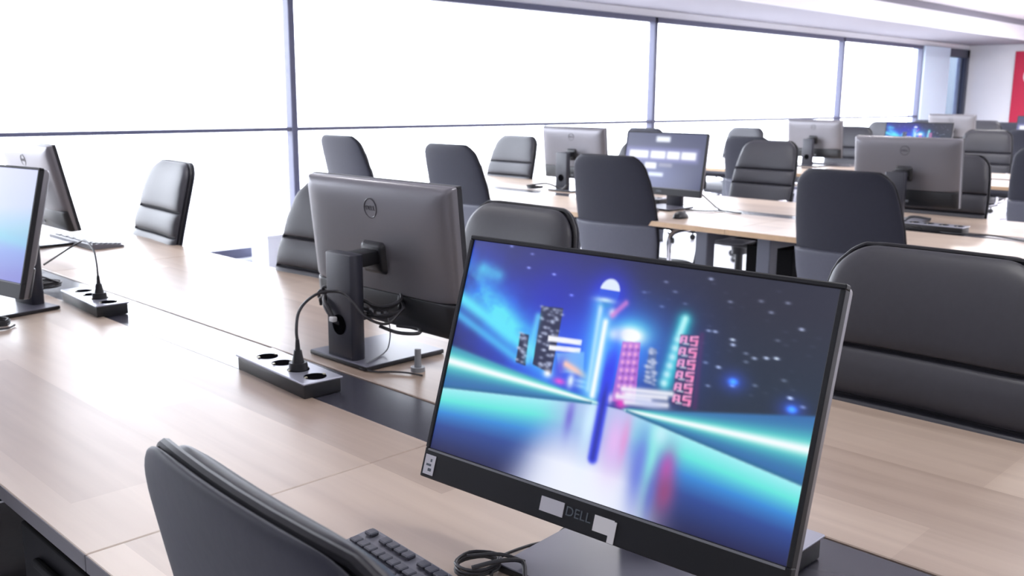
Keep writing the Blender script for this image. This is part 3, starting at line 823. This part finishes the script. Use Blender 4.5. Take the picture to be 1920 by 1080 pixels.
REAR_T = text_mesh('DELL', .0150); FRONT_T = text_mesh('DELL', .0165)
for me_ in (REAR_T, FRONT_T):                                # heavy condensed wordmark
    for v in me_.vertices: v.co.x *= 1.05
off_pic = np.full((4, 6, 3), .10)
OFF = screen_mesh('dark_screen', off_pic)
MON = [  # x, y, yaw, tilt, h, screen, label
    (.945, .718, 4.3, 18.0, .240, 'city', 'foreground monitor glowing with a neon night city, white tape on its chin', True),
    (1.330, 1.786, 180.2, 5.8, .242, 'off', 'large silver-backed monitor on a black stand, nearest of those turned away', False),
    (.884, 2.89, 10.5, 14.5, .243, 'pale', 'monitor with its screen pale from window glare, cut off by the left edge', False),
    (1.372, 4.106, 180, 12.2, .242, 'off', 'silver-backed monitor leaning behind the pale screen at the left edge, before the window', False),
    (4.80, 4.22, 180, 6, .245, 'off', 'distant silver-backed monitor above the smooth chair backs, right of a backlit chair', False),
    (4.43, 3.16, 0, 9, .248, 'streak', 'second-row monitor whose dark screen shows blurred white light streaks', False),
    (4.80, 2.01, 180, 6, .250, 'off', 'rightmost silver-backed monitor in the second row, its round emblem visible', False),
    (8.29, 4.33, 180, 6, .250, 'off', 'small silver-backed monitor in the third row before a window post', False),
    (7.90, 3.19, 0, 10, .258, 'city', 'small colourful screen peeking over the rightmost silver-backed monitor', False),
    (11.75, 4.40, 180, 6, .275, 'off', 'farthest silver-backed monitor, pale, just below the dark window frame at the wall', False),
    (11.36, 3.27, 0, 10, .275, 'streak', 'tiny pale screen at the right edge below the red banner', False),
]
SCR = {'pale': (GLARE, M['city']), 'city': (CITY, M['city']), 'streak': (STREAK, M['streak']), 'off': (OFF, M['streak'])}
mon0 = make_monitor()
bases = [mon0]+[copy_tree(mon0) for _ in MON[1:]]
for r, (x, y, a, t, h, s, lab, stk) in zip(bases, MON):
    r.location = (x, y, DESK+.001); r.rotation_euler = (0, 0, math.radians(a))
    tag(r, lab, 'computer monitor', 'computer monitors on the desks')
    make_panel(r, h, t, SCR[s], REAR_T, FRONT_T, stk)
    for ch in r.children:
        if ch.name.startswith('tilt_head'): ch.location.z = h; ch.rotation_euler = (0, math.radians(t)*.6, 0)
        if ch.name.startswith('stand_column') and h > .255: ch.scale.z = h/.242

# ------------------------------------------------------------------ power strips
def make_strip():
    r = empty('power_strip', (0, 0, 0)); L2 = .147
    MB().box(-.043, .043, -L2, L2, 0, .030, .003).build('body', M['blackpl'], r)
    MB().box(-.046, .046, -L2-.004, L2+.004, .030, .0345, .0015, 1).build('top_plate', M['alu'], r, smooth=False)
    for k in range(4):
        y = .089-.0685*k
        s = MB().cyl((0, y, .0335), (0, y, .0350), .0235, n=28).build('socket', M['socket'], r, smooth=False)
        MB().box(-.0235, -.0185, y-.003, y+.003, .0350, .0372).box(.0185, .0235, y-.003, y+.003, .0350, .0372).build('earth_clip', M['pin'], s, smooth=False)
    return r
STRIPS = [(1.08, 1.748, 'power strip with a cable in its third socket, beside the large silver-backed monitor stand'),
          (1.08, 2.765, 'power strip with an arching cable plugged in, near the pale screen at the left'),
          (1.095, .69, 'power strip end poking out behind the right edge of the neon city monitor'),
          (1.10, 3.78, 'power strip far along the front desk behind the left edge screens'),
          (4.58, 3.45, 'power strip behind the light-streaked screen in the second row'),
          (4.58, 1.75, 'power strip in front of the rightmost silver-backed monitor')]
st0 = make_strip()
for i, (x, y, lab) in enumerate(STRIPS):
    s = st0 if i == 0 else copy_tree(st0)
    s.location = (x, y, DESK-.001); s.rotation_euler = (0, 0, math.radians(-3.5 if i < 2 else 0)); tag(s, lab, 'power strip', 'power strips in the desk centre trays')

def cable(name, label, pts, r=.0032, plug=None, cat='cable', group=None, mat='cable', extra=None):
    m = MB().tube(pts, r, 8, False, 6)
    if extra:
        for p in extra: m.tube(p, r, 8, False, 6)
    o = m.build(name, M[mat]); tag(o, label, cat, group)
    if plug:
        p = MB(); x, y, z = plug
        p.cyl((x, y, z), (x, y, z+.016), .0205, .019, n=20); p.cyl((x, y, z+.015), (x, y, z+.042), .013, .008, n=14); p.cyl((x, y, z+.04), (x, y, z+.065), .006, .004, n=10)
        p.build('plug', M['blackpl'], o)
    return o
Z = DESK
def loops(cx, cy, cz, r, n, rise=.002, ax=1.0, ph=0, tiltx=0.0):
    out = []
    for k in range(n*10):
        a = ph+2*PI*k/10
        out.append((cx+r*ax*math.cos(a)*(1+.06*math.sin(1.7*k)), cy+r*math.sin(a)*(1+.05*math.cos(2.3*k)), cz+rise*k/10+tiltx*math.cos(a)))
    return out
py = 1.748-.048
cable('power_cable', 'black power cable rising from the strip to the large silver-backed monitor stand',
      [(1.077, py, Z+.095), (1.079, py+.005, Z+.12), (1.095, py+.02, Z+.150), (1.13, py+.04, Z+.168), (1.18, py+.06, Z+.176), (1.232, py+.06, Z+.170),
       (1.238, py+.02, Z+.150), (1.25, py-.01, Z+.12), (1.30, py-.02, Z+.10), (1.35, py-.02, Z+.13)], .0034, (1.077, py, Z+.034))
# bundle tied behind the large monitor's stand
cb = MB()
for (dy, dz, sp) in ((.0, .165, 0), (.012, .155, .012), (-.008, .146, -.01), (.006, .138, .01)):
    cb.tube([(1.262, 1.868+dy+sp, Z+dz-.02), (1.255, 1.858+sp, Z+dz), (1.285, 1.825, Z+dz-.012), (1.308, 1.775, Z+dz-.03+sp), (1.315, 1.72+dy, Z+dz-.035), (1.345, 1.69+sp, Z+dz-.02), (1.37, 1.72, Z+dz)], .0038, 8, False, 6)
for dz in (.0, .012):       # strands threaded through the hole of the column
    cb.tube([(1.262, 1.862, Z+.135+dz), (1.240, 1.838, Z+.128+dz), (1.234, 1.812, Z+.112+dz), (1.238, 1.792, Z+.094+dz*.5), (1.262, 1.783, Z+.090), (1.32, 1.765, Z+.10+dz)], .0042, 8, False, 6)
cb.tube([(1.31, 1.72, Z+.085), (1.315, 1.66, Z+.080), (1.335, 1.615, Z+.083), (1.350, 1.635, Z+.088), (1.335, 1.69, Z+.088)], .0042, 8, False, 6)
o = cb.build('cable_bundle', M['cable']); tag(o, 'tangled black cable bundle tied around the large silver-backed monitor stand', 'cable')
MB().box(1.226, 1.240, 1.786, 1.802, Z+.096, Z+.108, .003).build('cable_tie', M['sticker2'], o, smooth=False)
# small grey connector on its thin cable beside the stand base
cable('connector_cable', 'thin dark cable with upright grey connector right of the large monitor base',
      [(1.300, 1.560, Z+.004), (1.29, 1.60, Z+.004), (1.27, 1.63, Z+.004), (1.245, 1.655, Z+.004), (1.235, 1.70, Z+.004)], .0022)
cn = MB().cyl((1.325, 1.605, Z), (1.325, 1.605, Z+.010), .016, n=16).cyl((1.325, 1.605, Z+.010), (1.327, 1.607, Z+.05), .008, .007, n=12)
tag(cn.build('adapter', M['greypl']), 'small grey adapter standing at the corner of the large monitor base', 'adapter')
cable('data_cable', 'thin grey cable hanging down onto the large monitor base plate',
      [(1.345, 1.745, Z+.12), (1.35, 1.735, Z+.07), (1.345, 1.735, Z+.03), (1.33, 1.735, Z+.015), (1.29, 1.715, Z+.0135), (1.255, 1.700, Z+.0135)], .0016, mat='greypl')
# second strip
py = 2.765-.048
cable('power_cable', 'thin cable arching from the strip to the pale screen at the left edge',
      [(1.077, py, Z+.095), (1.080, py+.01, Z+.13), (1.09, py+.05, Z+.165), (1.10, py+.13, Z+.182), (1.10, py+.20, Z+.165), (1.06, py+.24, Z+.13), (1.01, py+.22, Z+.11)], .0028, (1.077, py, Z+.034))
m = MB().tube(loops(1.06, 3.10, Z+.012, .045, 3, .007, 1.1), .0036, 8, False, 2)
m.tube([(1.09, 3.06, Z+.03), (1.03, 3.03, Z+.06), (.98, 2.98, Z+.08), (.95, 2.93, Z+.11)], .0034, 8, False, 6)
m.tube([(1.02, 3.11, Z+.012), (.97, 3.04, Z+.03), (.93, 2.97, Z+.07)], .0034, 8, False, 6)
tag(m.build('cable_coil', M['cable']), 'black cable coiled behind the stand of the pale screen at the left edge', 'cable')
m = MB().tube(loops(.80, 2.70, Z+.006, .045, 3, .005, .55), .003, 8, False, 2)
m.tube([(.83, 2.665, Z+.004), (.80, 2.64, Z+.004), (.76, 2.66, Z+.004), (.72, 2.70, Z+.004), (.70, 2.74, Z+.004)], .0026, 8, False, 6)
tag(m.build('cable_coil', M['cable']), 'flat cable coil in front of the stand of the pale left edge screen', 'cable')
m = MB()
m.tube([(1.02, 3.98, Z+.05), (1.10, 3.96, Z+.075), (1.16, 3.90, Z+.07), (1.12, 3.84, Z+.045)], .0034, 8, False, 6)
m.tube(loops(1.19, 3.93, Z+.045, .028, 2, .006), .0034, 8, False, 2)
tag(m.build('cable_coil', M['cable']), 'black cable lying over the far power strip behind the left edge screens', 'cable')
# foreground cables
m = MB().tube(loops(.785, .835, Z+.006, .026, 3, .004, 1.2), .0022, 8, False, 2)
m.tube([(.76, .82, Z+.02), (.79, .80, Z+.026), (.82, .79, Z+.018), (.80, .765, Z+.012)], .003, 8, False, 5)
m.tube([(.775, .845, Z+.022), (.80, .81, Z+.028), (.825, .79, Z+.016)], .0025, 8, False, 5)
tag(m.build('cable_coil', M['cable']), 'small coiled cable on the desk beside the foreground keyboard', 'cable')
cable('keyboard_cable', 'thin black cable running under the chin of the neon city monitor',
      [(.775, .800, Z+.012), (.800, .822, Z+.004), (.83, .838, Z+.004), (.875, .835, Z+.004), (.915, .825, Z+.004), (.95, .835, Z+.004), (1.0, .845, Z+.004)], .0022)
cable('power_cable', 'thin cable trailing over the pale table at the right edge',
      [(4.50, 1.85, Z+.03), (4.55, 1.75, Z+.006), (4.52, 1.62, Z+.006), (4.58, 1.50, Z+.006), (4.52, 1.36, Z+.006), (4.42, 1.22, Z+.006), (4.30, 1.05, Z+.006)], .0035)
m = MB()
m.tube([(4.62, 2.10, Z+.02), (4.56, 2.02, Z+.05), (4.60, 1.92, Z+.02), (4.56, 1.85, Z+.06), (4.62, 1.78, Z+.05)], .006, 8, False, 6)
m.tube(loops(4.63, 1.98, Z+.012, .035, 2, .008), .005, 8, False, 2)
tag(m.build('cable_bundle', M['cable']), 'dark cable bundle below the rightmost silver-backed monitor', 'cable')
m = MB()
m.tube([(4.52, 3.02, Z+.10), (4.56, 2.98, Z+.05), (4.55, 2.90, Z+.006), (4.50, 2.80, Z+.006), (4.48, 2.72, Z+.006)], .0045, 8, False, 6)
m.tube([(4.40, 3.02, Z+.006), (4.44, 2.92, Z+.006), (4.52, 2.86, Z+.006)], .004, 8, False, 6)
tag(m.build('cable_bundle', M['cable']), 'black cables on the table right of the light-streaked screen stand', 'cable')
m = MB().tube([(4.60, 4.42, Z+.03), (4.66, 4.30, Z+.05), (4.70, 4.20, Z+.02), (4.66, 4.12, Z+.05)], .006, 8, False, 6).tube(loops(4.68, 4.42, Z+.01, .05, 2, .008), .005, 8, False, 2)
tag(m.build('cable_bundle', M['cable']), 'dark cables under the distant silver-backed monitor near the window', 'cable')

# ------------------------------------------------------------------ keyboards and mice
def make_keyboard(body, keymat, name='keyboard'):
    r = empty(name, (0, 0, 0))                        # user at -x, far edge at +x
    m = MB(); m.prism([(-.066, 0), (.066, 0), (.066, .020), (.058, .022), (-.060, .010), (-.066, .006)], 'y', -.222, .222, .0015)
    m.build('body', body, r, smooth=False)
    k = MB()
    sl = (.022-.010)/.118
    for row in range(6):
        x = .050-.0195*row-(.004 if row else 0)
        y = .212; z = .0105+sl*(x+.060)
        cols = [.0172]*23
        for j, w in enumerate(cols):
            if (row == 0 and j in (1, 6, 11)) or j in (15, 19): y -= w*.95; continue
            if row == 5 and 4 <= j <= 8:
                if j == 4: k.box(x-.0072, x+.0072, y-w*5+.002, y, z, z+.0055, .0014, 1)
                y -= w; continue
            k.box(x-.0072, x+.0072, y-w+.0022, y, z, z+.0055, .0014, 1); y -= w
    k.build('keypad', keymat, r, smooth=False)
    return r
kb = make_keyboard(M['keyb'], M['keys']); kb.location = (.660, .778, Z+.001); kb.rotation_euler = (0, 0, math.radians(-4))
tag(kb, 'dark keyboard corner between the foreground chair and the neon city monitor', 'keyboard')
kb2 = make_keyboard(M['keyb'], M['keys']); kb2.location = (1.56, 4.03, Z+.001); kb2.rotation_euler = (0, 0, math.radians(180))
tag(kb2, 'slim keyboard seen end-on before the window at the left', 'keyboard')
kb3 = make_keyboard(M['keyb'], M['keys']); kb3.location = (4.17, 3.30, Z+.001)
tag(kb3, 'dark keyboard before the light-streaked screen in the second row', 'keyboard')
kb4 = make_keyboard(M['keyb'], M['keys']); kb4.location = (8.52, 4.25, Z+.001); kb4.rotation_euler = (0, 0, PI)
tag(kb4, 'dark keyboard behind the small silver-backed monitor in the third row', 'keyboard')

def make_mouse():
    r = empty('computer_mouse', (0, 0, 0))
    bm = bmesh.new(); bmesh.ops.create_uvsphere(bm, u_segments=24, v_segments=14, radius=1)
    for v in bm.verts:
        x, y, z = v.co
        v.co = Vector((x*.056, y*.031*(1-.08*x), max(z, -.02)*.034*(1-.18*x) + .001))
    me = bpy.data.meshes.new('shell'); bm.to_mesh(me); bm.free()
    link('shell', me, M['blackpl'], r)
    MB().cyl((.030, -.003, .029), (.030, .003, .029), .008, n=16).build('scroll_wheel', M['greypl'], r)
    return r
ms = make_mouse(); ms.location = (4.10, 2.84, Z+.001); tag(ms, 'small black mouse on the table right of the light-streaked screen', 'computer mouse', 'computer mice on the desks')
m2 = copy_tree(ms); m2.location = (.64, 2.67, Z+.001); tag(m2, 'dark mouse at the left edge below the pale screen', 'computer mouse')

# ------------------------------------------------------------------ light, world, camera
wd = bpy.data.worlds.new('overcast_sky'); SC.world = wd; wd.use_nodes = True
wn = wd.node_tree; bg = wn.nodes['Background']; bg.inputs['Strength'].default_value = 1.0
wt = wn.nodes.new('ShaderNodeTexCoord'); sx = wn.nodes.new('ShaderNodeSeparateXYZ'); wr = wn.nodes.new('ShaderNodeValToRGB')
wm = wn.nodes.new('ShaderNodeMath'); wm.operation = 'MULTIPLY_ADD'; wm.inputs[1].default_value = .5; wm.inputs[2].default_value = .5
wn.links.new(wt.outputs['Generated'], sx.inputs[0]); wn.links.new(sx.outputs['Z'], wm.inputs[0]); wn.links.new(wm.outputs[0], wr.inputs['Fac'])
we = wr.color_ramp.elements                     # pale ground below the horizon, overcast sky above
we[0].position = .44; we[0].color = (4.2, 4.25, 4.8, 1); we[1].position = .53; we[1].color = (10.2, 10.8, 12.0, 1)
wn.links.new(wr.outputs['Color'], bg.inputs['Color'])
for (xa, xb) in ((-1.4, -.42), (-.42, 3.96), (3.96, 8.34), (8.34, 12.54), (12.54, 15.14)):
    l = bpy.data.lights.new('window_portal', 'AREA'); l.shape = 'RECTANGLE'; l.size = xb-xa; l.size_y = HEAD-SILL
    l.cycles.is_portal = True
    o = bpy.data.objects.new('window_portal', l); COL.objects.link(o)
    o.location = ((xa+xb)/2, YW+.12, (HEAD+SILL)/2); o.rotation_euler = (-PI/2, 0, 0)

cam = bpy.data.cameras.new('camera'); co = bpy.data.objects.new('camera', cam); COL.objects.link(co)
F_PX, YAW, PITCH, ROLL = 1801.14, 44.6935, 11.1838, .38751
cam.sensor_width = 36; cam.lens = 36*F_PX/1920; cam.clip_start = .02
y, p, r_ = map(math.radians, (YAW, PITCH, ROLL))
fw = Vector((math.cos(y)*math.cos(p), math.sin(y)*math.cos(p), -math.sin(p)))
rt = Vector((math.sin(y), -math.cos(y), 0)); up = rt.cross(fw)
r2 = rt*math.cos(r_)+up*math.sin(r_); u2 = -rt*math.sin(r_)+up*math.cos(r_)
co.matrix_world = Matrix(((r2.x, u2.x, -fw.x, 0), (r2.y, u2.y, -fw.y, 0), (r2.z, u2.z, -fw.z, CAM_Z), (0, 0, 0, 1)))
cam.dof.use_dof = True; cam.dof.focus_distance = 1.3; cam.dof.aperture_fstop = 10
SC.camera = co

vs = SC.view_settings
SC.display_settings.display_device = 'sRGB'
vs.view_transform = 'Standard'; vs.look = 'None'; vs.exposure = 0.0; vs.gamma = 1.0; vs.use_curve_mapping = False
